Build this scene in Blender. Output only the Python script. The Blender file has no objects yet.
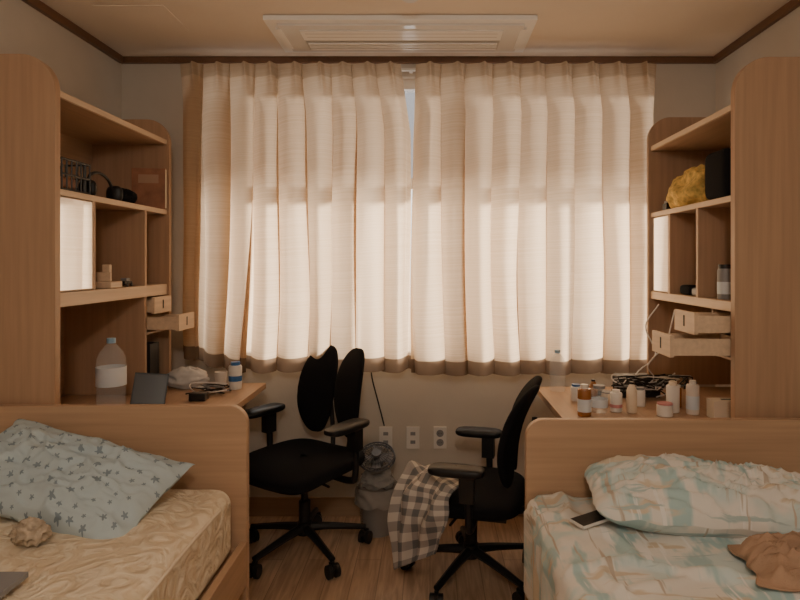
import bpy, math, random
from mathutils import Vector, noise, Matrix
random.seed(4)
S=bpy.context.scene
# ------------------------------------------------------------ materials
def new(name):
    m=bpy.data.materials.new(name); m.use_nodes=True
    nt=m.node_tree; b=nt.nodes['Principled BSDF']; return m,nt,b
def N(nt,t,**k):
    n=nt.nodes.new(t)
    for a,v in k.items(): setattr(n,a,v)
    return n
def mat(name,c,r=.5,metal=0,bump=0,bs=200,spec=.5,trans=0,alpha=1,var=0,vs=8):
    m,nt,b=new(name)
    b.inputs['Base Color'].default_value=(*c,1); b.inputs['Roughness'].default_value=r
    b.inputs['Metallic'].default_value=metal; b.inputs['Specular IOR Level'].default_value=spec
    b.inputs['Transmission Weight'].default_value=trans; b.inputs['Alpha'].default_value=alpha
    tc=N(nt,'ShaderNodeTexCoord')
    if bump:
        n=N(nt,'ShaderNodeTexNoise'); n.inputs['Scale'].default_value=bs
        nt.links.new(tc.outputs['Object'],n.inputs['Vector'])
        bp=N(nt,'ShaderNodeBump'); bp.inputs['Strength'].default_value=bump; bp.inputs['Distance'].default_value=.002
        nt.links.new(n.outputs['Fac'],bp.inputs['Height']); nt.links.new(bp.outputs['Normal'],b.inputs['Normal'])
    if var:
        n=N(nt,'ShaderNodeTexNoise'); n.inputs['Scale'].default_value=vs; n.inputs['Detail'].default_value=4
        nt.links.new(tc.outputs['Object'],n.inputs['Vector'])
        r_=N(nt,'ShaderNodeValToRGB')
        r_.color_ramp.elements[0].position=.3; r_.color_ramp.elements[1].position=.7
        r_.color_ramp.elements[0].color=(*[x*(1-var) for x in c],1)
        r_.color_ramp.elements[1].color=(*[min(1,x*(1+var*.5)) for x in c],1)
        nt.links.new(n.outputs['Fac'],r_.inputs['Fac']); nt.links.new(r_.outputs['Color'],b.inputs['Base Color'])
    return m
def wood(name,c,axis='Z',r=.42,var=.12):
    m,nt,b=new(name)
    tc=N(nt,'ShaderNodeTexCoord'); mp=N(nt,'ShaderNodeMapping')
    sc={'Z':(40,40,1.6),'X':(1.6,40,40),'Y':(40,1.6,40)}[axis]
    mp.inputs['Scale'].default_value=sc
    n=N(nt,'ShaderNodeTexNoise'); n.inputs['Scale'].default_value=1.5; n.inputs['Detail'].default_value=6
    nt.links.new(tc.outputs['Object'],mp.inputs['Vector']); nt.links.new(mp.outputs['Vector'],n.inputs['Vector'])
    r_=N(nt,'ShaderNodeValToRGB'); e=r_.color_ramp.elements
    e[0].position=.3;e[1].position=.72
    e[0].color=(*[x*(1-var) for x in c],1); e[1].color=(*[x*(1+var*.6) for x in c],1)
    nt.links.new(n.outputs['Fac'],r_.inputs['Fac']); nt.links.new(r_.outputs['Color'],b.inputs['Base Color'])
    b.inputs['Roughness'].default_value=r
    return m
WOOD=wood('beech_v',(.45,.285,.18),'Z'); WOODX=wood('beech_x',(.50,.325,.205),'X'); WOODY=wood('beech_y',(.48,.31,.195),'Y')
WOODL=wood('beech_light_edge',(.68,.51,.36),'Y')
WOODD=wood('crown_wood',(.17,.085,.045),'Y'); 
BASEW=wood('baseboard_wood',(.40,.27,.17),'X')
BLK=mat('black_plastic',(.009,.009,.010),.45); BLKF=mat('black_fabric',(.008,.008,.010),.95,bump=.6,bs=500,spec=.2)
WHT=mat('white_plastic',(.75,.72,.68),.4); GREY=mat('grey_plastic',(.25,.25,.26),.5)
CREAM=mat('cream_card',(.75,.64,.5),.7)
WALL=mat('wallpaper',(.58,.53,.46),.9,bump=.35,bs=90,var=.05,vs=4)
CEIL=mat('ceiling_paper',(.82,.72,.61),.92,bump=.25,bs=60,var=.03,vs=3)
PET=mat('clear_pet',(.80,.87,.92),.06,spec=1,alpha=.17)
CAPB=mat('light_blue_cap',(.30,.48,.66),.4)
BLUE=mat('blue_plastic',(.05,.16,.4),.4); LABEL=mat('label_white',(.66,.72,.78),.6)
AMBER=mat('amber_glass',(.32,.12,.03),.2,spec=.7); PINK=mat('pink_plastic',(.6,.25,.25),.5)
REDB=mat('red_brown_cover',(.36,.16,.09),.6,var=.3,vs=20); YEL=mat('mustard_knit',(.76,.52,.16),.95,bump=.5,bs=150,var=.45,vs=50)
TOWEL=mat('brown_towel',(.46,.30,.205),1,bump=1,bs=350,var=.15,vs=20,spec=.1)
TISSUE=mat('tissue_white',(.72,.66,.60),.9); BAG=mat('plastic_bag',(.50,.49,.47),.25,alpha=.5)
MIRROR=mat('mirror_glass',(.85,.85,.85),.03,metal=1)
DARK=mat('dark_slot',(.02,.018,.016),.7)

# floor
m,nt,b=new('vinyl_wood_floor'); FLOOR=m
tc=N(nt,'ShaderNodeTexCoord'); mp=N(nt,'ShaderNodeMapping'); mp.inputs['Rotation'].default_value=(0,0,math.pi/2)
br=N(nt,'ShaderNodeTexBrick'); br.inputs['Scale'].default_value=1; br.inputs['Brick Width'].default_value=.9; br.inputs['Row Height'].default_value=.11
br.inputs['Mortar Size'].default_value=.0015; br.inputs['Color1'].default_value=(.58,.41,.285,1); br.inputs['Color2'].default_value=(.49,.34,.235,1); br.inputs['Mortar'].default_value=(.26,.18,.13,1)
mp2=N(nt,'ShaderNodeMapping'); mp2.inputs['Scale'].default_value=(22,1.8,1); n=N(nt,'ShaderNodeTexNoise'); n.inputs['Scale'].default_value=2; n.inputs['Detail'].default_value=8; n.inputs['Distortion'].default_value=.8
mx=N(nt,'ShaderNodeMix',data_type='RGBA',blend_type='MULTIPLY'); mx.inputs[0].default_value=.8
rp=N(nt,'ShaderNodeValToRGB'); rp.color_ramp.elements[0].position=.3; rp.color_ramp.elements[1].position=.7; rp.color_ramp.elements[0].color=(.55,.5,.45,1); rp.color_ramp.elements[1].color=(1.15,1.1,1.05,1)
L=nt.links.new
L(tc.outputs['Object'],mp.inputs['Vector']);L(mp.outputs['Vector'],br.inputs['Vector']);L(tc.outputs['Object'],mp2.inputs['Vector']);L(mp2.outputs['Vector'],n.inputs['Vector'])
L(n.outputs['Fac'],rp.inputs['Fac']);L(br.outputs['Color'],mx.inputs[6]);L(rp.outputs['Color'],mx.inputs[7]);L(mx.outputs[2],b.inputs['Base Color'])
b.inputs['Roughness'].default_value=.38

# curtain (diffuse+translucent, fine weave, double hem and header tape)
def curtain_mat():
    m=bpy.data.materials.new('linen_curtain'); m.use_nodes=True; nt=m.node_tree; nt.nodes.clear(); L=nt.links.new
    out=N(nt,'ShaderNodeOutputMaterial'); d=N(nt,'ShaderNodeBsdfDiffuse'); t=N(nt,'ShaderNodeBsdfTranslucent'); mix=N(nt,'ShaderNodeMixShader')
    uv=N(nt,'ShaderNodeUVMap'); mp=N(nt,'ShaderNodeMapping'); mp.inputs['Scale'].default_value=(3,260,1)
    n=N(nt,'ShaderNodeTexNoise'); n.inputs['Scale'].default_value=1; n.inputs['Detail'].default_value=2
    rp=N(nt,'ShaderNodeValToRGB'); e=rp.color_ramp.elements; e[0].position=.35; e[1].position=.65; e[0].color=(.64,.475,.315,1); e[1].color=(.72,.555,.385,1)
    L(uv.outputs[0],mp.inputs['Vector']);L(mp.outputs['Vector'],n.inputs['Vector']);L(n.outputs['Fac'],rp.inputs['Fac'])
    sp=N(nt,'ShaderNodeSeparateXYZ'); L(uv.outputs[0],sp.inputs[0])
    g=N(nt,'ShaderNodeMath',operation='GREATER_THAN'); L(sp.outputs['Y'],g.inputs[0]); g.inputs[1].default_value=1.505
    g2=N(nt,'ShaderNodeMath',operation='LESS_THAN'); L(sp.outputs['Y'],g2.inputs[0]); g2.inputs[1].default_value=.07
    g3=N(nt,'ShaderNodeMath',operation='MULTIPLY'); L(g2.outputs[0],g3.inputs[0]); g3.inputs[1].default_value=.45
    ad=N(nt,'ShaderNodeMath',operation='MAXIMUM'); L(g.outputs[0],ad.inputs[0]); L(g3.outputs[0],ad.inputs[1])
    mm=N(nt,'ShaderNodeMix',data_type='RGBA'); L(ad.outputs[0],mm.inputs[0]); L(rp.outputs['Color'],mm.inputs[6]); mm.inputs[7].default_value=(.17,.11,.07,1)
    dd=N(nt,'ShaderNodeMix',data_type='RGBA'); L(g.outputs[0],dd.inputs[0]); L(rp.outputs['Color'],dd.inputs[6]); dd.inputs[7].default_value=(.34,.24,.165,1)
    L(dd.outputs[2],d.inputs['Color']); L(mm.outputs[2],t.inputs['Color'])
    mix.inputs[0].default_value=.55; L(d.outputs[0],mix.inputs[1]);L(t.outputs[0],mix.inputs[2]);L(mix.outputs[0],out.inputs[0])
    return m
CURT=curtain_mat()

def glass(name,col):
    m=bpy.data.materials.new(name); m.use_nodes=True; nt=m.node_tree; nt.nodes.clear()
    out=N(nt,'ShaderNodeOutputMaterial'); t=N(nt,'ShaderNodeBsdfTransparent'); g=N(nt,'ShaderNodeBsdfGlossy'); g.inputs['Roughness'].default_value=.05
    t.inputs['Color'].default_value=(*col,1); mix=N(nt,'ShaderNodeMixShader'); mix.inputs[0].default_value=.06
    nt.links.new(t.outputs[0],mix.inputs[1]);nt.links.new(g.outputs[0],mix.inputs[2]);nt.links.new(mix.outputs[0],out.inputs[0]); return m
GL=glass('window_glass',(.95,.95,.95)); GLDIM=glass('window_dimmed_glass',(.46,.46,.47))  # upper panes: grey tint added to dim the light on the upper curtain

# star pillow
def star_mat():
    m,nt,b=new('star_print_cotton'); L=nt.links.new
    uv=N(nt,'ShaderNodeUVMap'); v=N(nt,'ShaderNodeTexVoronoi',voronoi_dimensions='2D'); v.inputs['Scale'].default_value=23; v.inputs['Randomness'].default_value=.55
    L(uv.outputs[0],v.inputs['Vector'])
    sub=N(nt,'ShaderNodeVectorMath',operation='SUBTRACT'); L(uv.outputs[0],sub.inputs[0]); L(v.outputs['Position'],sub.inputs[1])
    s=N(nt,'ShaderNodeSeparateXYZ'); L(sub.outputs[0],s.inputs[0])
    at=N(nt,'ShaderNodeMath',operation='ARCTAN2'); L(s.outputs['Y'],at.inputs[0]); L(s.outputs['X'],at.inputs[1])
    mu=N(nt,'ShaderNodeMath',operation='MULTIPLY'); L(at.outputs[0],mu.inputs[0]); mu.inputs[1].default_value=5
    co=N(nt,'ShaderNodeMath',operation='COSINE'); L(mu.outputs[0],co.inputs[0])
    ma=N(nt,'ShaderNodeMath',operation='MULTIPLY_ADD'); L(co.outputs[0],ma.inputs[0]); ma.inputs[1].default_value=.0028; ma.inputs[2].default_value=.0080
    sc=N(nt,'ShaderNodeSeparateColor'); L(v.outputs['Color'],sc.inputs[0])
    mr=N(nt,'ShaderNodeMapRange'); mr.inputs[3].default_value=.55; mr.inputs[4].default_value=1.25; L(sc.outputs[0],mr.inputs[0])
    m2=N(nt,'ShaderNodeMath',operation='MULTIPLY'); L(ma.outputs[0],m2.inputs[0]); L(mr.outputs[0],m2.inputs[1])
    le=N(nt,'ShaderNodeVectorMath',operation='LENGTH'); L(sub.outputs[0],le.inputs[0])
    lt=N(nt,'ShaderNodeMath',operation='LESS_THAN'); L(le.outputs['Value'],lt.inputs[0]); L(m2.outputs[0],lt.inputs[1])
    mx=N(nt,'ShaderNodeMix',data_type='RGBA'); mx.inputs[6].default_value=(.46,.555,.60,1); mx.inputs[7].default_value=(.22,.28,.33,1)
    L(lt.outputs[0],mx.inputs[0]); L(mx.outputs[2],b.inputs['Base Color']); b.inputs['Roughness'].default_value=.9
    return m
STAR=star_mat()
def quilt_mat():
    m,nt,b=new('quilted_cream'); L=nt.links.new
    uv=N(nt,'ShaderNodeTexCoord'); v=N(nt,'ShaderNodeTexVoronoi',feature='SMOOTH_F1'); v.inputs['Scale'].default_value=16
    n=N(nt,'ShaderNodeTexNoise'); n.inputs['Scale'].default_value=11; n.inputs['Distortion'].default_value=3
    L(uv.outputs['Object'],n.inputs['Vector']); L(uv.outputs['Object'],v.inputs['Vector'])
    ad=N(nt,'ShaderNodeMath',operation='MULTIPLY_ADD'); L(n.outputs['Fac'],ad.inputs[0]); ad.inputs[1].default_value=1.2; L(v.outputs['Distance'],ad.inputs[2])
    bp=N(nt,'ShaderNodeBump'); bp.inputs['Strength'].default_value=.8; bp.inputs['Distance'].default_value=.015; L(ad.outputs[0],bp.inputs['Height']); L(bp.outputs['Normal'],b.inputs['Normal'])
    rp=N(nt,'ShaderNodeValToRGB'); e=rp.color_ramp.elements; e[0].position=.45;e[1].position=.56; e[0].color=(.74,.61,.44,1); e[1].color=(.84,.73,.57,1)
    L(n.outputs['Fac'],rp.inputs['Fac']); L(rp.outputs['Color'],b.inputs['Base Color']); b.inputs['Roughness'].default_value=.6
    return m
QUILT=quilt_mat()
def pastel_mat():
    m,nt,b=new('pastel_plaid_cotton'); L=nt.links.new
    uv=N(nt,'ShaderNodeUVMap')
    def layer(sx,sy,off,lo,hi,detail=3):
        mp=N(nt,'ShaderNodeMapping'); mp.inputs['Scale'].default_value=(sx,sy,1); mp.inputs['Location'].default_value=(off,off*.7,0)
        L(uv.outputs[0],mp.inputs['Vector']); n=N(nt,'ShaderNodeTexNoise'); n.inputs['Scale'].default_value=1; n.inputs['Detail'].default_value=detail; n.inputs['Roughness'].default_value=.6
        L(mp.outputs['Vector'],n.inputs['Vector']); r=N(nt,'ShaderNodeMapRange'); r.inputs[1].default_value=lo; r.inputs[2].default_value=hi; L(n.outputs['Fac'],r.inputs[0]); return r.outputs[0]
    base=(.74,.71,.66,1)
    prev=None
    for (sx,sy,off,lo,hi,c) in [(5,7,3,.50,.60,(.57,.66,.65,1)),(12,4,9,.53,.60,(.40,.55,.56,1)),(4,16,15,.57,.62,(.62,.53,.41,1)),(22,3,21,.60,.64,(.80,.78,.75,1)),(3,30,27,.62,.66,(.40,.50,.50,1)),(28,3,33,.62,.66,(.50,.43,.35,1))]:
        f=layer(sx,sy,off,lo,hi); mx=N(nt,'ShaderNodeMix',data_type='RGBA'); L(f,mx.inputs[0])
        if prev is None: mx.inputs[6].default_value=base
        else: L(prev,mx.inputs[6])
        mx.inputs[7].default_value=c; prev=mx.outputs[2]
    L(prev,b.inputs['Base Color']); b.inputs['Roughness'].default_value=.85
    return m
PASTEL=pastel_mat()
def check_mat():
    m,nt,b=new('checked_blanket_cloth'); L=nt.links.new
    uv=N(nt,'ShaderNodeUVMap'); s=N(nt,'ShaderNodeSeparateXYZ'); L(uv.outputs[0],s.inputs[0]); o=[]
    for ax in 'XY':
        mu=N(nt,'ShaderNodeMath',operation='MULTIPLY'); L(s.outputs[ax],mu.inputs[0]); mu.inputs[1].default_value=17
        fr=N(nt,'ShaderNodeMath',operation='FRACT'); L(mu.outputs[0],fr.inputs[0]); g=N(nt,'ShaderNodeMath',operation='GREATER_THAN'); L(fr.outputs[0],g.inputs[0]); g.inputs[1].default_value=.5; o.append(g.outputs[0])
    a=N(nt,'ShaderNodeMath',operation='ADD'); L(o[0],a.inputs[0]); L(o[1],a.inputs[1]); h=N(nt,'ShaderNodeMath',operation='MULTIPLY'); L(a.outputs[0],h.inputs[0]); h.inputs[1].default_value=.5
    rp=N(nt,'ShaderNodeValToRGB'); e=rp.color_ramp.elements; e[0].position=0;e[1].position=1; e[0].color=(.58,.54,.49,1); e[1].color=(.15,.15,.155,1); k=e.new(.5); k.color=(.34,.31,.29,1)
    L(h.outputs[0],rp.inputs['Fac']); L(rp.outputs['Color'],b.inputs['Base Color']); b.inputs['Roughness'].default_value=1
    return m
CHECK=check_mat()

# ------------------------------------------------------------ mesh builder
class B:
    def __init__(s,name): s.n=name; s.v=[]; s.f=[]; s.m=[]; s.uv=[]; s.mats=[]
    def mi(s,m):
        if m not in s.mats: s.mats.append(m)
        return s.mats.index(m)
    def add(s,vs,fs,m,uvs=None,M=None):
        o=len(s.v); k=s.mi(m)
        for p in vs: s.v.append(tuple(M@Vector(p)) if M else tuple(p))
        for i,f in enumerate(fs):
            s.f.append([o+a for a in f]); s.m.append(k)
            s.uv.append(uvs[i] if uvs else [(0,0)]*len(f))
        return s
    def box(s,lo,hi,m,M=None):
        (a,b,c),(d,e,f)=lo,hi
        vs=[(a,b,c),(d,b,c),(d,e,c),(a,e,c),(a,b,f),(d,b,f),(d,e,f),(a,e,f)]
        return s.add(vs,[(0,3,2,1),(4,5,6,7),(0,1,5,4),(1,2,6,5),(2,3,7,6),(3,0,4,7)],m,M=M)
    def prism(s,poly,lo,hi,m,axis='Y',M=None):
        n=len(poly)
        def P(a,b,t): return {'Y':(a,t,b),'X':(t,a,b),'Z':(a,b,t)}[axis]
        vs=[P(a,b,lo) for a,b in poly]+[P(a,b,hi) for a,b in poly]
        fs=[tuple(range(n)),tuple(range(2*n-1,n-1,-1))]+[(i,i+n,(i+1)%n+n,(i+1)%n) for i in range(n)]
        return s.add(vs,fs,m,M=M)
    def grid(s,fn,nu,nv,m,su=1,sv=1,cu=False,M=None):
        vs=[];fs=[];uvs=[]; nn=nu if cu else nu+1
        for j in range(nv+1):
            for i in range(nn): vs.append(tuple(fn(i/nu,j/nv)))
        for j in range(nv):
            for i in range(nu):
                a=j*nn+i; b=j*nn+(i+1)%nn; fs.append((a,b,b+nn,a+nn))
                uvs.append([(i/nu*su,j/nv*sv),((i+1)/nu*su,j/nv*sv),((i+1)/nu*su,(j+1)/nv*sv),(i/nu*su,(j+1)/nv*sv)])
        return s.add(vs,fs,m,uvs,M)
    def lathe(s,prof,c,m,seg=24,M=None):
        k=len(prof)-1
        def fn(u,v):
            r,z=prof[min(k,round(v*k))]; a=u*2*math.pi
            return (c[0]+max(r,1e-5)*math.cos(a),c[1]+max(r,1e-5)*math.sin(a),c[2]+z)
        return s.grid(fn,seg,k,m,cu=True,M=M)
    def cyl(s,c,r,h,m,seg=24,M=None,r2=None):
        return s.lathe([(0,0),(r,0),(r if r2 is None else r2,h),(0,h)],c,m,seg,M)
    def tube(s,pts,r,m,seg=8,sub=6,M=None,r2=None):
        pts=[Vector(p) for p in pts]
        if sub>1 and len(pts)>2:
            q=[]; P=[pts[0]*2-pts[1]]+pts+[pts[-1]*2-pts[-2]]
            for i in range(1,len(P)-2):
                for k in range(sub):
                    t=k/sub; a,b,c,d=P[i-1:i+3]
                    q.append(.5*((2*b)+(c-a)*t+(2*a-5*b+4*c-d)*t*t+(3*b-a-3*c+d)*t**3))
            q.append(pts[-1]); pts=q
        n=len(pts); vs=[];fs=[]; up=None
        for i,p in enumerate(pts):
            d=(pts[min(i+1,n-1)]-pts[max(i-1,0)]).normalized()
            if up is None: up=Vector((0,0,1)) if abs(d.z)<.9 else Vector((1,0,0))
            x=d.cross(up).normalized(); up=x.cross(d).normalized()
            rr=r if r2 is None else r+(r2-r)*i/(n-1)
            for k in range(seg):
                a=2*math.pi*k/seg; vs.append(tuple(p+(x*math.cos(a)+up*math.sin(a))*rr))
        for i in range(n-1):
            for k in range(seg): fs.append((i*seg+k,i*seg+(k+1)%seg,(i+1)*seg+(k+1)%seg,(i+1)*seg+k))
        fs.append(tuple(range(seg-1,-1,-1))); fs.append(tuple((n-1)*seg+k for k in range(seg)))
        return s.add(vs,fs,m,M=M)
    def sup(s,c,a,e1,e2,m,nu=32,nv=16,M=None,df=None):
        def pw(x,e): return math.copysign(abs(x)**e,x)
        def fn(u,v):
            th=u*2*math.pi; ph=(v-.5)*math.pi*.998
            p=Vector((a[0]*pw(math.cos(ph),e2)*pw(math.cos(th),e1),a[1]*pw(math.cos(ph),e2)*pw(math.sin(th),e1),a[2]*pw(math.sin(ph),e2)))
            if df: p=df(p)
            return p+Vector(c)
        return s.grid(fn,nu,nv,m,cu=True,M=M)
    def done(s,bev=0,sub=0,solid=0,ang=38,loc=None,rot=None,seg=2,parent=None):
        me=bpy.data.meshes.new(s.n); me.from_pydata(s.v,[],s.f)
        for m in s.mats: me.materials.append(m)
        me.polygons.foreach_set('material_index',s.m)
        ul=me.uv_layers.new(name='UVMap'); flat=[c for f in s.uv for p in f for c in p]; ul.data.foreach_set('uv',flat)
        me.polygons.foreach_set('use_smooth',[True]*len(s.f)); me.update()
        me.set_sharp_from_angle(angle=math.radians(ang))
        o=bpy.data.objects.new(s.n,me); S.collection.objects.link(o)
        if loc is not None: o.location=loc
        if rot: o.rotation_euler=rot
        if solid:
            k=o.modifiers.new('sol','SOLIDIFY'); k.thickness=solid; k.offset=0
        if bev:
            k=o.modifiers.new('bev','BEVEL'); k.width=bev; k.segments=seg; k.limit_method='ANGLE'; k.angle_limit=math.radians(50)
        if sub:
            k=o.modifiers.new('sub','SUBSURF'); k.levels=sub; k.render_levels=sub
        if parent: o.parent=parent
        return o
def nz(x,y,z=0,s=1): return noise.noise(Vector((x*s,y*s,z*s)))
def empty(name,loc=(0,0,0),rot=(0,0,0)):
    e=bpy.data.objects.new(name,None); e.location=loc; e.rotation_euler=rot; e.empty_display_size=.1; S.collection.objects.link(e); return e

XL,XR,YB,YF,ZC=-1.63,1.508,3.17,-1.3,2.42
# ------------------------------------------------------------ room shell
B('floor').box((XL-.1,YF-.1,-.1),(XR+.1,YB+.3,0),FLOOR).done()
B('ceiling').box((XL-.1,YF-.1,ZC),(XR+.1,YB+.3,ZC+.1),CEIL).done()
B('wall_left').box((XL-.1,YF,0),(XL,YB,ZC),WALL).done()
B('wall_right').box((XR,YF,0),(XR+.1,YB,ZC),WALL).done()
B('wall_front').box((XL,YF-.1,0),(XR,YF,ZC),WALL).done()
wx0,wx1,wz0,wz1=-1.20,1.11,.86,2.32
w=B('wall_back')
w.box((XL-.1,YB,0),(wx0,YB+.2,ZC),WALL); w.box((wx1,YB,0),(XR+.1,YB+.2,ZC),WALL)
w.box((wx0,YB,0),(wx1,YB+.2,wz0),WALL); w.box((wx0,YB,wz1),(wx1,YB+.2,ZC),WALL); w.done()
# window: frame, sashes, transom
w=B('window_1'); y0,y1=YB+.06,YB+.13; f=.05
w.box((wx0,y0,wz0),(wx1,y1,wz0+f),WHT);w.box((wx0,y0,wz1-f),(wx1,y1,wz1),WHT);w.box((wx0,y0,wz0+f),(wx0+f,y1,wz1-f),WHT);w.box((wx1-f,y0,wz0+f),(wx1,y1,wz1-f),WHT)
zt=1.73; w.box((wx0+f,y0,zt),(wx1-f,y1,zt+.06),WHT)
xm=(wx0+wx1)/2
for xx in (wx0+.58,xm,wx1-.58): w.box((xx-.025,y0+.01,wz0+f),(xx+.025,y1-.01,zt),WHT)
for xx in (xm,): w.box((xx-.025,y0+.01,zt+.06),(xx+.025,y1-.01,wz1-f),WHT)
w.box((wx0+f,y0+.03,wz0+f),(wx1-f,y0+.034,zt),GL); w.box((wx0+f,y0+.03,zt+.06),(wx1-f,y0+.034,wz1-f),GLDIM)
w.box((wx0,YB-.015,wz0-.02),(wx1,y0,wz0),WHT)
w.done()
# crown trims and baseboards
t=.022
B('trim_back').box((XL,YB-t,ZC-.034),(XR,YB,ZC),WOODD).done(.003)
B('trim_left').box((XL,YF,ZC-.038),(XL+t,YB-t,ZC),WOODD).done(.003)
B('trim_right').box((XR-t,YF,ZC-.038),(XR,YB-t,ZC),WOODD).done(.003)
B('baseboard_back').box((XL,YB-.012,0),(XR,YB,.10),BASEW).done(.003)
B('baseboard_left').box((XL,YF,0),(XL+.012,YB-.012,.10),BASEW).done(.003)
B('baseboard_right').box((XR-.012,YF,0),(XR,YB-.012,.10),BASEW).done(.003)

# ------------------------------------------------------------ curtains
def curtain(x0,x1,seed,zb,e0=lambda v:0,e1=lambda v:0):
    c=B('curtain'); H=1.575; n=9
    def fn(u,v):
        ph=u*n*2*math.pi+math.pi+1.5*nz(u*5,v*1.3,seed)*v**.7
        k=math.cos(ph); pin=max(0,k)**9
        w=nz(u*8,seed*3,v*.6); w2=nz(u*14,v*.8,seed+11)
        a=(.014+.044*min(1,v/.16))*(1+.8*w)
        # broad rounded fronts, narrow deep troughs; the cloth doubles over itself at each fold
        sh=(abs(math.cos(ph/2))**.8)*2-1.2
        sm=max(0,1-v/.14)
        y=-a*(sh*.9+.30*math.cos(2*ph+1+4*w)*min(1,v*3)) -.034*pin*sm+.012*math.cos(ph)*sm
        y+=.020*w2*min(1,v*2)+.010*nz(u*34,v*2.0,seed+5)*v
        edge=min(1,u*12,(1-u)*12)
        x=x0+(x1-x0)*u+e0(v)*(1-u)**3+e1(v)*u**3+(.040+.014*w)*edge*math.sin(ph+.8+2*w)*min(1,.35+v*4)+.02*nz(seed,v*2,u*2)*v
        z0=2.356-.006*(1-k)*.5
        z1=zb(u)+.006*math.sin(ph)
        return (x,3.064+max(-.08,min(.06 if v>.05 else .038,y)),z0+(z1-z0)*v)
    c.grid(fn,600,80,CURT,su=abs(x1-x0),sv=H); return c.done(ang=180)
curtain(-1.278,-.105,1.0,lambda u:.785+.09*max(0,1-u/.25)**1.3,e1=lambda v:-.045*max(0,1-v/.22)+.012*v)
curtain(-.085,1.158,7.3,lambda u:.768+.012*u,e0=lambda v:.012*max(0,1-v/.25)-.016*v)
r=B('curtain_rail').box((-1.26,3.108,2.332),(1.14,3.128,2.346),WHT)
for x in (-1.20,-.1,1.08): r.box((x-.01,3.128,2.334),(x+.01,3.169,2.344),WHT)
r.done(.002)

# ------------------------------------------------------------ ceiling air conditioner (1-way cassette)
a=B('ceiling_air_conditioner'); X0,X1,Y0,Y1=-.73,.47,2.62,3.03
AC=mat('ac_white',(.93,.91,.88),.35); ACG=mat('ac_glossy_panel',(.80,.78,.75),.10); SL=mat('ac_slot',(.50,.47,.44),.5)
a.box((X0,Y0,ZC-.022),(X1,Y1,ZC-.001),AC)
a.box((X0+.05,Y0+.04,ZC-.032),(X1-.05,Y1-.04,ZC-.022),ACG)
a.box((X0+.14,Y0+.09,ZC-.038),(X1-.14,Y0+.20,ZC-.032),AC)
a.box((X0+.14,Y0+.23,ZC-.036),(X1-.14,Y0+.33,ZC-.032),SL)
for i in range(3): a.box((X0+.15,Y0+.238+i*.032,ZC-.042),(X1-.15,Y0+.256+i*.032,ZC-.035),AC)
for i in range(2): a.box((X0+.16,Y0+.12+i*.04,ZC-.0385),(X1-.16,Y0+.124+i*.04,ZC-.0375),SL)
for sx in (X0+.035,X1-.06): a.box((sx,Y0+.08,ZC-.034),(sx+.025,Y1-.08,ZC-.022),AC)
a.done(.003)
B('ceiling_hatch').box((-1.42,2.52,ZC-.004),(-1.12,2.80,ZC-.0005),CEIL).done(.001)
B('smoke_detector').lathe([(0,-.03),(.03,-.03),(.045,-.018),(.05,0),(0,0)],(-.08,2.40,ZC-.001),WHT).done()

# ------------------------------------------------------------ furniture: panels with rounded corner
def rpoly(xa,xb,z0,z1,r,side):
    p=[(xa,z0),(xb,z0)]
    sg=1 if xb>xa else -1
    for i in range(11):
        t=i/10*math.pi/2; p.append((xb-sg*r+sg*r*math.cos(t),z1-r+r*math.sin(t)))
    p.append((xa,z1)); 
    return p if sg>0 else p[::-1]
def unit(xw,xf,yn,yf,top,zu,zm,zl,thick):
    u=B('desk_bookshelf'); sg=1 if xf>xw else -1
    base=.752; T=.022
    def bx(xa,xb,ya,yb,za,zb,m): u.box((min(xa,xb),ya,za),(max(xa,xb),yb,zb),m)
    u.prism(rpoly(xw,xf,base,top,.12,0),yn,yn+.03,WOOD); u.prism(rpoly(xw,xf,base,top-.01,.11,0),yf-T,yf,WOOD)
    xi=xf-sg*.012
    bx(xw,xw+sg*.01,yn+.03,yf-T,base,zu,WOODY)
    for z,tk in ((zu,.022),(zm,.022),(zl,thick)):
        bx(xw+sg*.01,xi-sg*.012,yn+.03,yf-T,z-tk,z,WOODY)
        bx(xi-sg*.012,xi,yn+.03,yf-T,z-tk,z,WOODL)
    return u,bx,xi
# left unit
u,bx,xi=unit(XL+.001,-1.25,2.0,2.9,2.035,1.925,1.59,1.235,.05)
bx(XL+.011,xi,2.245,2.265,1.235,1.568,WOOD); bx(XL+.011,xi,2.655,2.675,1.235,1.568,WOOD)
bx(-1.278,-1.266,2.032,2.243,1.237,1.566,WOODL); 
bx(XL+.011,xi,2.655,2.675,.752,1.185,WOOD)
u.done(.0015)
B('mirror').box((-1.265,2.036,1.242),(-1.261,2.240,1.562),MIRROR).done()
# right unit
u,bx,xi=unit(XR-.001,1.047,2.06,2.9,2.045,1.895,1.575,1.20,.035)
bx(XR-.011,xi,2.37,2.39,1.2,1.553,WOOD); bx(XR-.011,xi,2.65,2.67,1.2,1.553,WOOD)
bx(1.066,1.078,2.672,2.876,1.202,1.551,WOODL)
u.done(.0015)
B('mirror').box((1.061,2.676,1.207),(1.065,2.872,1.546),MIRROR).done()

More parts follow.
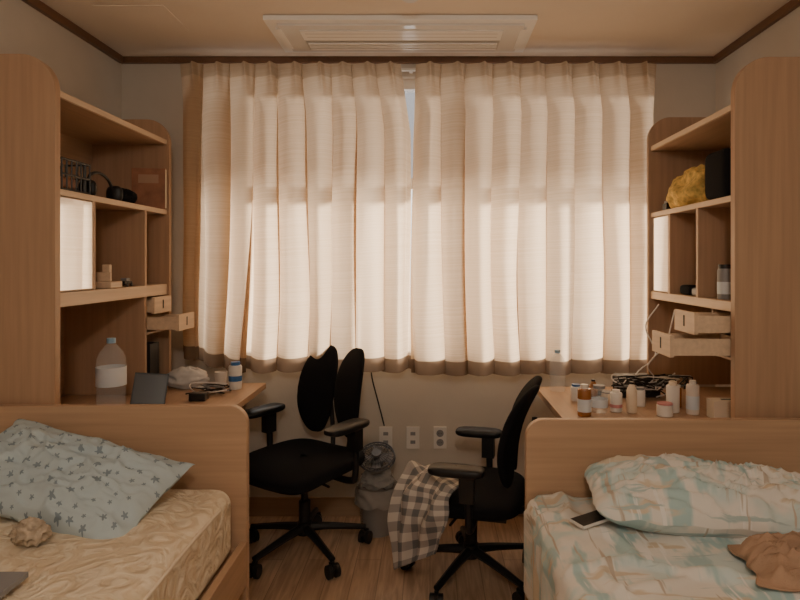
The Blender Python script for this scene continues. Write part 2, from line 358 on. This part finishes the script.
def drawer(name,xb,xf,y0,y1,z0,z1):
    d=B(name); sg=1 if xf>xb else -1; t=.01
    def bx(xa,xb_,ya,yb,za,zb,m): d.box((min(xa,xb_),ya,za),(max(xa,xb_),yb,zb),m)
    bx(xb,xf-sg*.014,y0+.004,y0+t+.004,z0+.006,z1-.012,WOODL); bx(xb,xf-sg*.014,y1-t-.004,y1-.004,z0+.006,z1-.012,WOODL)
    bx(xb,xb+sg*t,y0+t+.004,y1-t-.004,z0+.006,z1-.012,WOODL); bx(xb+sg*t,xf-sg*.014,y0+t+.004,y1-t-.004,z0+.006,z0+.014,WOODL)
    bx(xf-sg*.014,xf,y0,y1,z0,z1,WOODL)
    ym=(y0+y1)/2; bx(xf,xf+sg*.001,ym-.006,ym+.006,z1-.055,z1-.015,DARK)
    d.done(.0012)
drawer('small_drawer',-1.5,-1.235,2.69,2.865,1.107,1.181)
drawer('small_drawer',-1.40,-1.125,2.69,2.865,1.030,1.103)
h=B('drawer_case').box((-1.6,2.677,1.013),(-1.27,2.683,1.183),WOODX).box((-1.6,2.677,1.013),(-1.27,2.876,1.023),WOODX); h.done()
drawer('small_drawer',1.2,.925,2.10,2.27,1.085,1.162)
drawer('small_drawer',1.10,.84,2.10,2.27,1.005,1.082)
h=B('drawer_case').box((1.07,2.272,.99),(1.45,2.278,1.163),WOODX).box((1.07,2.092,.99),(1.45,2.272,1.0),WOODX); h.done()

def desk(xw,xf,yn,yf):
    d=B('desk'); a,b=min(xw,xf),max(xw,xf); sg=1 if xf>xw else -1
    d.box((a,yn,.722),(b,yf,.75),WOODY)
    d.box((min(xw,xf-sg*.09),yn+.01,0),(max(xw,xf-sg*.09),yn+.035,.721),WOOD)
    d.box((min(xw,xf-sg*.09),yf-.035,0),(max(xw,xf-sg*.09),yf-.01,.721),WOOD)
    d.box((min(xw+sg*.02,xw+sg*.04),yn+.036,.3),(max(xw+sg*.02,xw+sg*.04),yf-.036,.72),WOOD)
    d.done(.002)
desk(XL+.014,-.80,2.0,2.93)
desk(XR-.014,.50,2.06,2.84)

# ------------------------------------------------------------ beds
def bed(xw,xf,yh,top,zr0,zr1,yfoot):
    e=empty('bed_frame',((xw+xf)/2,1,0)); sg=1 if xf>xw else -1
    def fin(b,bev=.003):
        o=b.done(bev); o.parent=e; o.matrix_parent_inverse=Matrix.Translation(-Vector(e.location)); return o
    fin(B('headboard').prism(rpoly(xw,xf,.0,top,.06,0),yh,yh+.028,WOODX))
    fin(B('footboard').prism(rpoly(xw,xf,.0,.55,.06,0),yfoot-.028,yfoot,WOODX))
    s=B('side_rail'); s.box((min(xf,xf-sg*.024),yfoot,zr0),(max(xf,xf-sg*.024),yh,zr1),WOODY); s.box((min(xw,xw+sg*.024),yfoot,zr0),(max(xw,xw+sg*.024),yh,zr1),WOODY); fin(s)
    fin(B('bed_base').box((min(xw+sg*.024,xf-sg*.024),yfoot,zr1-.06),(max(xw+sg*.024,xf-sg*.024),yh,zr1-.03),WOODX))
    d=B('under_drawer'); d.box((min(xf-sg*.03,xf-sg*.05),yfoot+.02,.03),(max(xf-sg*.03,xf-sg*.05),yh-.02,zr0-.004),WOODY); fin(d)
bed(XL+.014,-.595,1.95,.872,.29,.43,-.05)
bed(XR-.014,.315,1.97,.822,.27,.41,-.05)

def mattress(name,x0,x1,y0,y1,z0,z1,m,amp,seed,r=.05):
    pr=[]
    def seg(a,b,k):
        for i in range(k): t=i/k; pr.append((a[0]+(b[0]-a[0])*t,a[1]+(b[1]-a[1])*t))
    def arc(cx,cz,a0):
        for i in range(8): t=a0-i/8*math.pi/2; pr.append((cx+r*math.cos(t),cz+r*math.sin(t)))
    arc(x0+r,z1-r,math.pi); seg((x0+r,z1),(x1-r,z1),60); arc(x1-r,z1-r,math.pi/2); seg((x1,z1-r),(x1,z0+r),10)
    arc(x1-r,z0+r,0); seg((x1-r,z0),(x0+r,z0),20); arc(x0+r,z0+r,-math.pi/2); seg((x0,z0+r),(x0,z1-r),10)
    k=len(pr); b=B(name); nv=120
    cx,cz=(x0+x1)/2,(z0+z1)/2
    def fn(u,v):
        x,z=pr[round(u*k)%k]
        e=min(v,1-v)*(y1-y0); s=1 if e>r else math.sqrt(max(0,1-(1-e/r)**2))
        inset=(1-s)*r*.9
        y=y0+(y1-y0)*v
        x2=x-math.copysign(min(inset,abs(x-cx)),x-cx); z2=z-math.copysign(min(inset,abs(z-cz)),z-cz)
        if z>z1-r:
            d=amp*(nz(x*3,y*3,seed)+.6*nz(x*9,y*7,seed+3)+.5*(1-abs(nz(x*5+y*3,y*4-x*2,seed+9))*4)); z2+=d
        return (x2,y,z2)
    b.grid(fn,k,nv,m,su=1,sv=1,cu=True)
    for v in (0,1):
        ring=[fn(i/k,v) for i in range(k)]
        b.add(ring,[tuple(range(k)) if v==0 else tuple(range(k-1,-1,-1))],m)
    return b.done(ang=60)
mattress('mattress',-1.612,-.628,-.03,1.925,.402,.620,QUILT,.007,2,r=.04)
mattress('mattress',.355,1.49,-.03,1.945,.382,.565,TISSUE,.0,5)
B('mattress_piping').tube([(-.630,y,.595+.003*math.sin(y*9)) for y in [i*.1 for i in range(1,19)]],.005,CREAM).done()

def sheet():
    b=B('bed_sheet')
    W=1.15
    def fn(u,v):
        y=0.0+1.945*v; s=u*(W+.33)
        wr=.010*(nz(s*4,y*4,1)+.9*nz(s*9+y*5,y*8,4))+.018*max(0,1-abs(nz(s*3.2-y*2.5,y*2.2+s,8))*9)+.012*max(0,1-abs(nz(s*5+y*4,y*3.2-s*2,18))*10)
        xe=.345
        if s<W: x=1.492-s; z=.578+wr+.006
        else:
            d=s-W; r=.045
            if d<r*1.57: a=d/r; x=xe-r*math.sin(a)*.6; z=.578-r*(1-math.cos(a))+wr*max(.3,math.cos(a))
            else: x=xe-r*.6+.006*math.sin(y*34+3*nz(y*3,0,1))-.004; z=.578-r-(d-r*1.57)
            x-=.004
        return (x,y,z)
    b.grid(fn,150,180,PASTEL,su=W+.33,sv=1.945); return b.done(solid=.003,ang=80)
sheet()

def pillow(name,loc,rot,w,h,t,m,seed,wrk=1,rc=0):
    b=B(name)
    def prof(a): return max(0,1-abs(a)**2.6)**.55
    for sg in (1,-1):
        def fn(u,v,sg=sg):
            a=u*2-1; c=v*2-1
            px=a*(w/2)*(1-.07*(1-c*c)*abs(a))*(1-rc*.10*c**4); py=c*(h/2)*(1-.10*(1-a*a)*abs(c))*(1-rc*.25*a**4)
            z=sg*t/2*prof(a)*prof(c)*(1+.25*nz(a*1.5,c*1.5,seed))
            ed=prof(a)*prof(c)
            if sg>0:z+=wrk*(.018*nz(a*3.0,c*4,seed+4)*ed+.014*max(0,1-abs(nz(a*3+c,c*2.5-a,seed+7))*7)*ed+.008*max(0,1-abs(nz(a*5-c*2,c*4+a,seed+17))*8)*ed)
            z+=.014*nz(a*5,c*5,seed+1)*(1-ed)
            return (px,py,z)
        f2=fn if sg>0 else (lambda u,v,fn=fn: fn(1-u,v))
        b.grid(f2,80,60,m,su=w,sv=h)
    return b.done(loc=loc,rot=[math.radians(q) for q in rot],ang=180)
pillow('star_pillow',(-1.075,1.755,.705),(26,9,-13),.66,.33,.14,STAR,3,wrk=1.2)
pillow('pastel_pillow',(.81,1.75,.652),(9,2,-5),.72,.34,.15,PASTEL,9,wrk=1.3,rc=1)

def cloth_lump(name,cx,cy,z0,w,d,h,m,seed,rot=0,fr=6,n=60):
    b=B(name)
    def fn(u,v):
        a=u*2-1;c=v*2-1; rr=min(1,(abs(a)**3+abs(c)**3)**(1/3))
        k=max(0,1-rr**5)**.5
        ww=1+.16*nz(a*1.7,c*1.7,seed)
        x=a*w/2*ww; y=c*d/2*(1+.2*nz(c*2,a*2,seed+2))
        z=k*h*(.45+.55*max(0,1-abs(nz(a*fr/3+c,c*fr/3,seed+5))*3.2)+.25*nz(a*fr,c*fr,seed))
        cr,sr=math.cos(rot),math.sin(rot)
        return (cx+x*cr-y*sr,cy+x*sr+y*cr,z0+max(.002,z))
    b.grid(fn,n,n,m,su=w,sv=d); return b.done(ang=180,solid=.003)
cloth_lump('brown_towel',1.0,1.44,.598,.46,.20,.07,TOWEL,3,rot=-.12,fr=9)
def lump(name,c,a,m,seed,f=14,amp=.35):
    b=B(name)
    def df(p):
        q=Vector((p.x/a[0],p.y/a[1],p.z/a[2])); k=1+amp*(1-abs(noise.noise(q*1.8+Vector((seed,0,0))))*3)*.5+amp*.4*noise.noise(q*4+Vector((0,seed,0)))
        p=p*k; p.z=max(p.z,-a[2]*.8); return p
    b.sup(c,a,1,1,m,48,28,df=df); return b.done(ang=180)
lump('crumpled_tissue',(-1.02,1.53,.648),(.040,.026,.030),mat('tan_plush',(.55,.45,.34),.95,bump=.8,bs=200,var=.4,vs=50),2,amp=.6)
lp=B('laptop').box((-1.15,1.14,.634),(-.90,1.345,.646),GREY).box((-1.145,1.145,.646),(-.905,1.34,.6465),GREY)
lp.done(.004)
ph=B('smartphone').box((-.028,-.058,0),(.028,.058,.008),WHT).box((-.026,-.056,.008),(.026,.056,.0088),BLK); ph.done(.003,loc=(.458,1.70,.608),rot=(.03,.03,math.radians(-60)))

# ------------------------------------------------------------ office chairs
def chair(loc,rz,seat_z,arm_z,back_top,base_rot,R=.285,tilt=10,wrap=.10,al=.125):
    e=empty('office_chair',loc,(0,0,rz))
    b=B('star_base')
    for k in range(5):
        a=base_rot-rz+k*2*math.pi/5; c,s=math.cos(a),math.sin(a)
        b.tube([(c*.02,s*.02,.115),(c*.12,s*.12,.105),(c*R,s*R,.078)],.022,BLK,r2=.013,seg=8)
        Mx=Matrix.Translation((c*R,s*R,0))@Matrix.Rotation(a+.9*k,4,'Z')
        for off in (-.017,.017):
            b.cyl((0,0,-.009),.029,.018,BLK,20,M=Mx@Matrix.Translation((0,off,.0295))@Matrix.Rotation(math.pi/2,4,'X'))
        b.cyl((0,0,.02),.008,.05,BLK,10,M=Mx)
        b.box((-.022,-.008,.035),(.022,.008,.062),BLK,M=Mx)
    b.cyl((0,0,.085),.034,.055,BLK,24)
    b.done(.001,parent=e)
    b=B('gas_column'); b.cyl((0,0,.14),.027,.10,BLK,20); b.cyl((0,0,.24),.016,seat_z-.33,BLK,16)
    b.box((-.085,-.10,seat_z-.115),(.085,.12,seat_z-.075),BLK); b.tube([(.08,-.03,seat_z-.095),(.20,-.05,seat_z-.10)],.006,BLK)
    b.done(.006,parent=e)
    b=B('seat')
    def df(p):
        y=p.y/.235; x=p.x/.25
        p.x*=1-.10*max(0,y)**1.5
        if p.y<0: p.z-=.035*abs(y)**3
        p.z+= .012*x*x-.008*(1-x*x)*(1-y*y)
        return p
    b.sup((0,-.01,seat_z-.038),(.25,.235,.038),.42,.5,BLKF,56,24,df=df)
    b.box((-.17,-.15,seat_z-.082),(.17,.17,seat_z-.068),BLK)
    b.done(parent=e)
    b=B('backrest'); h=(back_top-seat_z-.04)/2; tl=math.radians(tilt)
    for sg in (-1,1):
        def df(p,sg=sg):
            t=p.z/h
            ww=1-.20*max(0,t)**2-.34*max(0,-t)**2
            p.x*=ww; p.x+=sg*(-.014*t)
            p.y+= -.03*(p.x*sg/.1)*.5+.024*t*t-.024*(1-t*t)
            return p
        Mx=Matrix.Translation((sg*.103,.205,seat_z+.04+h))@Matrix.Rotation(-tl,4,'X')@Matrix.Rotation(-sg*wrap,4,'Z')@Matrix.Rotation(sg*.04,4,'Y')
        b.sup((0,0,0),(.100,.024,h),.75,.66,BLKF,40,30,M=Mx,df=df)
        b.tube([(sg*.03,.12,seat_z-.09),(sg*.045,.23,seat_z-.07),(sg*.06,.258,seat_z+.05),(sg*.085,.262,seat_z+.04+h*.9),(sg*.10,.262,seat_z+.04+h*1.1)],.012,BLK)
    b.tube([(-.1,.262,seat_z+.05+h*.9),(0,.272,seat_z+.04+h*.9),(.1,.262,seat_z+.05+h*.9)],.010,BLK)
    b.done(parent=e)
    b=B('armrests')
    for sg in (-1,1):
        b.tube([(sg*.10,.04,seat_z-.088),(sg*.24,.04,seat_z-.09),(sg*.272,.04,seat_z-.05),(sg*.275,.035,arm_z-.03)],.015,BLK,seg=10)
        b.box((sg*.275-.022,.005,arm_z-.13),(sg*.275+.022,.062,arm_z-.03),BLK)
        b.sup((sg*.268,-.01,arm_z-.016),(.045,al,.02),.5,.6,BLK,32,12)
    b.done(.003,parent=e)
    return e
chair((-.58,2.775,0),math.radians(-33),.455,.635,.925,math.radians(-54))
chair((.175,2.56,0),math.radians(-104),.395,.555,.86,math.radians(-50),tilt=15,wrap=.05,al=.11)

# checked blanket hanging off the front corner of the second chair's seat
def blanket():
    b=B('checked_blanket')
    def lerp(a,c,t): return a+(c-a)*t
    T0,T1=Vector((.0,2.64,.43)),Vector((.17,2.40,.43))
    E0,E1=Vector((-.085,2.52,.455)),Vector((.085,2.30,.45))
    M0,M1=Vector((-.145,2.45,.33)),Vector((.065,2.23,.38))
    B0,B1=Vector((-.145,2.46,.08)),Vector((.03,2.25,.25))
    def fn(u,v):
        rows0=[T0,E0,M0,B0]; rows1=[T1,E1,M1,B1]
        t=v*3; i=min(2,int(t)); f=t-i
        def cr(R):
            P=[R[0]*2-R[1]]+R+[R[-1]*2-R[-2]]; a,b_,c,d=P[i:i+4]
            return .5*((2*b_)+(c-a)*f+(2*a-5*b_+4*c-d)*f*f+(3*b_-a-3*c+d)*f**3)
        p=lerp(cr(rows0),cr(rows1),u)
        nrm=Vector((-.65,-.74,.15)) if v>.33 else Vector((-.2,-.2,.95))
        k=.022*math.sin(u*15+v*4+2*nz(u*2,v*2,4))*min(1,v*2)+.022*nz(u*4,v*5,2)+.02
        k=max(k,0.0) if v<.4 else k
        p=p+nrm*k
        return p
    b.grid(fn,70,90,CHECK,su=.34,sv=.52); b.done(solid=.006,ang=180)
blanket()

# ------------------------------------------------------------ wall sockets and bin
def socket(x,kind):
    s=B('wall_socket'); z=.414; y=YB-.001
    s.box((x-.034,y-.010,z-.057),(x+.034,y,z+.057),WHT)
    if kind=='power':
        for dz in (-.024,.024):
            s.cyl((0,0,0),.019,.002,GREY,24,M=Matrix.Translation((x,y-.0102,z+dz))@Matrix.Rotation(math.pi/2,4,'X'))
            for dx in (-.006,.006): s.box((x+dx-.002,y-.0135,z+dz-.002),(x+dx+.002,y-.012,z+dz+.002),DARK)
    else:
        for dz in (-.022,.022): s.box((x-.013,y-.0118,z+dz-.009),(x+.013,y-.0098,z+dz+.009),GREY)
    s.done(.002)
socket(-.233,'lan');socket(-.09,'lan');socket(.053,'power')
b=B('waste_bin'); c=(-.262,2.99,0)
BIN=mat('bin_clear_grey',(.46,.44,.42),.2,alpha=.5)
b.lathe([(0,.002),(.080,.002),(.096,.215),(.100,.218),(.100,.225),(.093,.225),(.078,.01),(0,.01)],c,BIN,32)
def rimf(u,v):
    a=u*2*math.pi; r=.104+.010*nz(math.cos(a)*4,math.sin(a)*4,v*3)+.010*v; return (c[0]+r*math.cos(a),c[1]+r*math.sin(a),.232-.085*v*(1+.3*nz(a*2,1)))
b.grid(rimf,60,8,BAG,cu=True)
b.cyl((c[0],c[1],.012),.066,.10,DARK,20,r2=.075)
b.done(ang=60)
lump('plastic_bag',(-.262,2.98,.262),(.076,.070,.050),BAG,6,amp=.3)
# small caged fan resting on top of the bin, cage tilted up toward the room
FG=mat('fan_grey',(.07,.07,.075),.4)
d=B('desk_fan'); Mx=Matrix.Translation((-.262,2.955,.375))@Matrix.Rotation(math.radians(28),4,'X')
def ring(r,z,w=.003,seg=28): d.tube([(r*math.cos(i/seg*2*math.pi),r*math.sin(i/seg*2*math.pi),z) for i in range(seg+1)],w,FG,sub=1,seg=6,M=Mx)
ring(.088,0,.005); ring(.086,.018,.004); ring(.06,.03,.0022); ring(.06,-.022,.0022)
for k in range(28):
    a=k/28*2*math.pi; cc,ss=math.cos(a),math.sin(a)
    d.tube([(.02*cc,.02*ss,.034),(.06*cc,.06*ss,.030),(.086*cc,.086*ss,.018),(.088*cc,.088*ss,.0),(.06*cc,.06*ss,-.022),(.02*cc,.02*ss,-.026)],.0013,FG,sub=2,seg=5,M=Mx)
d.cyl((0,0,.028),.024,.010,FG,24,M=Mx); d.cyl((0,0,-.06),.03,.034,BLK,24,M=Mx); d.cyl((0,0,-.02),.016,.03,BLK,20,M=Mx)
for k in range(4):
    R4=Mx@Matrix.Rotation(k*math.pi/2,4,'Z')
    d.grid(lambda u,v:(.015+.06*u,(-.022+.044*v)*(.6+.6*u),.004+.018*(v-.5)),6,6,GREY,M=R4)
d.tube([(-.262,2.985,.33),(-.262,3.01,.30),(-.262,3.0,.27)],.010,BLK)
d.done()

# ------------------------------------------------------------ bottles etc.
def bottle(name,c,r,h,body,cap,label=None,neck=.35,capr=.4,lz=(.3,.65),seg=28):
    b=B(name)
    hb=h*(1-neck*.6)
    prof=[(0,0),(r*.85,0),(r,h*.03),(r,hb*.86),(r*.86,hb*.95),(r*.5,h*.9),(r*capr*.85,h*.93)]
    if name=='water_bottle':
        prof=[(0,0),(r*.85,0),(r,h*.03)]+[q for i in range(4) for q in ((r,h*(.08+.055*i)),(r*.95,h*(.107+.055*i)))]+[(r,h*.31),(r,h*.64),(r*.95,h*.67),(r,h*.70),(r*.8,h*.80),(r*.45,h*.89),(r*capr*.85,h*.93)]
    if neck<.2: prof=[(0,0),(r*.93,0),(r,h*.03),(r,h*.82),(r*.9,h*.87),(r*capr,h*.88)]
    b.lathe(prof,c,body,seg)
    z=prof[-1][1]; b.cyl((c[0],c[1],c[2]+z),r*capr,h-z,cap,seg)
    if label: b.lathe([(r*1.01,h*lz[0]),(r*1.015,h*lz[0]),(r*1.015,h*lz[1]),(r*1.01,h*lz[1])],c,label,seg)
    return b.done(ang=50)
bottle('water_bottle',(-1.275,2.40,.751),.055,.285,PET,CAPB,LABEL,neck=.45,capr=.30,lz=(.34,.60))
bottle('water_bottle',(.582,2.74,.751),.036,.187,PET,CAPB,None,neck=.45,capr=.36)
bottle('lotion_tube',(-.905,2.79,.751),.030,.125,WHT,BLUE,BLUE,neck=.1,capr=.7,lz=(.3,.5))
bottle('toner_bottle',(.592,2.30,.751),.026,.12,AMBER,WHT,LABEL,neck=.1,capr=.55,lz=(.15,.55))
bottle('cosmetic_jar',(.665,2.36,.751),.033,.105,PET,GREY,LABEL,neck=.1,capr=.7,lz=(.2,.5))
bottle('lotion_bottle',(.735,2.37,.751),.024,.085,WHT,WHT,PINK,neck=.1,capr=.6,lz=(.2,.35))
bottle('serum_bottle',(.79,2.35,.751),.02,.12,CREAM,BLK,None,neck=.3,capr=.5)
bottle('lotion_bottle',(.955,2.36,.751),.025,.12,WHT,CREAM,None,neck=.1,capr=.6)
bottle('pill_bottle',(1.0,2.44,.751),.022,.09,AMBER,WHT,None,neck=.1,capr=.8)
bottle('lotion_bottle',(.86,2.46,.751),.022,.075,WHT,GREY,None,neck=.1,capr=.8)
bottle('toner_bottle',(1.02,2.33,.751),.024,.13,TISSUE,WHT,LABEL,neck=.1,capr=.5,lz=(.15,.55))
bottle('cosmetic_jar',(.90,2.30,.751),.03,.05,WHT,PINK,None,neck=.1,capr=.95)
bottle('serum_bottle',(.68,2.50,.751),.018,.10,AMBER,BLK,None,neck=.3,capr=.5)
bottle('cosmetic_jar',(.74,2.50,.751),.025,.05,CREAM,GREY,None,neck=.1,capr=.95)
bottle('pill_bottle',(.62,2.55,.751),.022,.07,WHT,BLUE,None,neck=.1,capr=.8)
bottle('tumbler',(1.105,2.245,1.201),.028,.13,GREY,BLK,LABEL,neck=.1,capr=.9,lz=(.15,.5))
B('tissue_box').box((1.06,2.24,.751),(1.20,2.30,.82),CREAM).box((1.10,2.262,.82),(1.16,2.278,.821),DARK).done(.003)
# cables
b=B('cable_bundle'); 
for k in range(9):
    p=[(.80+.03*k+.03*random.random(),2.54+.01*k,.757)]
    for i in range(8): p.append((.80+.32*random.random(),2.52+.14*random.random(),.785+.07*random.random()))
    b.tube(p,.0028,[BLK,WHT,BLK,BLK,GREY,WHT,BLK,BLK,WHT][k],seg=6)
b.tube([(1.02,2.5,1.14),(.99,2.52,1.0),(.93,2.56,.9),(.97,2.6,.84),(.92,2.57,.80)],.003,WHT,seg=6)
b.tube([(1.03,2.7,1.15),(.97,2.7,1.05),(1.0,2.66,.93),(.9,2.62,.85),(.88,2.55,.76)],.003,WHT,seg=6)
b.done()
b=B('cable_bundle')
for k in range(4):
    p=[]
    for i in range(8): p.append((-1.10+.22*random.random(),2.62+.14*random.random(),.757+.03*random.random()))
    b.tube(p,.003,[BLK,BLK,WHT,GREY][k],seg=6)
b.done()
b=B('power_strip').box((.80,2.60,.751),(1.0,2.65,.78),BLK); b.done(.004)
b=B('charger_adapter').box((-1.02,2.53,.751),(-.95,2.58,.785),BLK); b.done(.005)
b=B('hair_clipper_case').box((.84,2.69,.751),(1.0,2.77,.83),BLK); b.done(.01)
b=B('black_pouch').box((.66,2.64,.751),(.77,2.76,.775),DARK); b.done(.008)
lump('plastic_bag',(-1.14,2.82,.791),(.09,.055,.05),mat('bag_white',(.62,.60,.58),.5),11,amp=.35)
tb=B('tablet_on_stand'); M=Matrix.Translation((-1.15,2.44,.752))@Matrix.Rotation(-.35,4,'X')@Matrix.Rotation(.3,4,'Z')
tb.box((-.065,-.004,.004),(.065,.004,.135),BLK,M=M); tb.box((-.060,-.0045,.012),(.060,-.004,.128),mat('screen_dark',(.015,.015,.018),.3),M=M)
tb.box((-1.20,2.42,.751),(-1.10,2.49,.757),BLK); tb.done(.001)
sp=B('desk_speaker').box((-1.34,2.70,.751),(-1.26,2.79,.97),BLK).cyl((0,0,0),.028,.002,GREY,24,M=Matrix.Translation((-1.30,2.6995,.84))@Matrix.Rotation(math.pi/2,4,'X')); sp.done(.006)
# left shelf items
b=B('hardcover_book').box((-.075,-.011,0),(.075,.011,.19),REDB).box((-.070,-.009,.004),(.076,.009,.186),CREAM).box((-.045,-.0115,.12),(.045,-.011,.16),mat('title_plate',(.45,.28,.18),.6)).done(.002,loc=(-1.325,2.83,1.591),rot=(0,0,math.radians(8)))
b=B('wire_basket'); x0,x1,y0,y1,z0,z1=-1.36,-1.27,2.07,2.24,1.594,1.70
for z in (z0,(z0+z1)/2,z1): b.tube([(x0,y0,z),(x1,y0,z),(x1,y1,z),(x0,y1,z),(x0,y0,z)],.004,BLK,sub=1,seg=6)
for i in range(7):
    y=y0+(y1-y0)*i/6; b.tube([(x0,y,z1),(x0,y,z0),(x1,y,z0),(x1,y,z1)],.003,BLK,sub=1,seg=6)
for i in range(1,4):
    x=x0+(x1-x0)*i/4; b.tube([(x,y0,z1),(x,y0,z0),(x,y1,z0),(x,y1,z1)],.003,BLK,sub=1,seg=6)
b.done()
B('eyeglass_case').sup((-1.315,2.15,1.622),(.03,.06,.022),.6,.6,REDB).done()
b=B('headphones'); b.tube([(-1.33,2.33,1.62),(-1.34,2.36,1.68),(-1.34,2.43,1.70),(-1.34,2.5,1.68),(-1.33,2.53,1.62)],.006,BLK)
for y in (2.33,2.53): b.sup((-1.33,y,1.626),(.035,.018,.035),1,.7,BLK,24,14)
b.done()
lump('black_cloth_bag',(-1.34,2.62,1.625),(.05,.06,.035),BLKF,3,amp=.2)
b=B('wooden_phone_stand').box((-1.33,2.36,1.236),(-1.25-.005,2.45,1.262),WOODL).box((-1.31,2.395,1.262),(-1.28,2.415,1.33),WOODL).box((-1.325,2.38,1.262),(-1.268,2.39,1.30),WOODL); b.done(.003)
b=B('toy_car'); b.box((-1.31,2.52,1.243),(-1.28,2.58,1.26),BLK); b.box((-1.308,2.535,1.26),(-1.282,2.568,1.272),GREY)
for y in (2.532,2.568):
    for x in (-1.312,-1.278): b.cyl((0,0,-.003),.008,.006,BLK,12,M=Matrix.Translation((x,y,1.244))@Matrix.Rotation(math.pi/2,4,'Y'))
b.done(.003)
# right shelf items
def scarf():
    b=B('mustard_scarf')
    def df(p):
        q=p*13; k=1+.45*(1-abs(noise.noise(q+Vector((3,1,0))))*3)*.5+.15*noise.noise(q*2.5); p=p*k
        p.z=max(p.z,-.060); p.x*=1-.25*max(0,p.z/.06); return p
    b.sup((1.12,2.53,1.636),(.08,.145,.088),.9,.9,YEL,70,40,df=df)
    return b.done(ang=180)
scarf()
b=B('black_handbag')
b.sup((1.105,2.24,1.666),(.048,.085,.089),.3,.28,BLKF,36,20)
b.box((1.062,2.17,1.70),(1.066,2.31,1.745),BLK); b.done(.002)
B('perfume_box').box((1.08,2.74,1.576),(1.12,2.79,1.61),BLK).box((1.085,2.745,1.61),(1.115,2.785,1.622),GREY).done(.003)
B('camera_pouch').sup((1.11,2.55,1.222),(.035,.05,.021),.5,.5,BLKF).sup((1.10,2.44,1.218),(.025,.04,.017),.5,.5,GREY).done()
B('hanging_cord').tube([(-.31,3.135,.79),(-.30,3.135,.72),(-.27,3.145,.6),(-.24,3.15,.48)],.0035,BLK).done()
B('paper_cup').lathe([(0,0),(.022,0),(.03,.07),(.027,.07),(.02,.004),(0,.004)],(-.99,2.84,.751),TISSUE,24).done()

# added fill light behind the camera, with an invented fixture above it
B('fill_light_fixture').lathe([(0,-.05),(.10,-.05),(.13,-.035),(.13,0),(0,0)],(0,-.35,ZC-.001),WHT,36).done()
def area(name,loc,rot,sx,sy,p,c):
    l=bpy.data.lights.new(name,'AREA'); l.shape='RECTANGLE'; l.size=sx; l.size_y=sy; l.energy=p; l.color=c
    o=bpy.data.objects.new(name,l); o.location=loc; o.rotation_euler=rot; S.collection.objects.link(o); return o
area('daylight',(0,4.6,1.9),(math.radians(-87),0,0),2.6,1.6,130,(1,.94,.86))
l=bpy.data.lights.new('sun','SUN'); l.energy=17.0; l.angle=math.radians(5); l.color=(1,.92,.80)
o=bpy.data.objects.new('sun',l); o.rotation_euler=Vector((.80,-1,-.36)).to_track_quat('-Z','Y').to_euler(); o.location=(-3,8,4); S.collection.objects.link(o)
l=bpy.data.lights.new('fill_light','POINT'); l.energy=38; l.color=(1,.88,.75); l.shadow_soft_size=.12  # unseen fill, added to brighten the room and ceiling
o=bpy.data.objects.new('fill_light',l); o.location=(0,-.35,2.12); S.collection.objects.link(o)

W=bpy.data.worlds.new('World'); S.world=W; W.use_nodes=True
W.node_tree.nodes['Background'].inputs[0].default_value=(1,.98,.95,1); W.node_tree.nodes['Background'].inputs[1].default_value=3.0

cam=bpy.data.cameras.new('Camera'); co=bpy.data.objects.new('Camera',cam); S.collection.objects.link(co); S.camera=co
co.location=(0,0,1.34); co.rotation_euler=(math.pi/2,0,0)
cam.sensor_width=36; cam.lens=36*600/800; cam.shift_x=-(30)/800; cam.shift_y=-(38)/800
cam.clip_start=.01
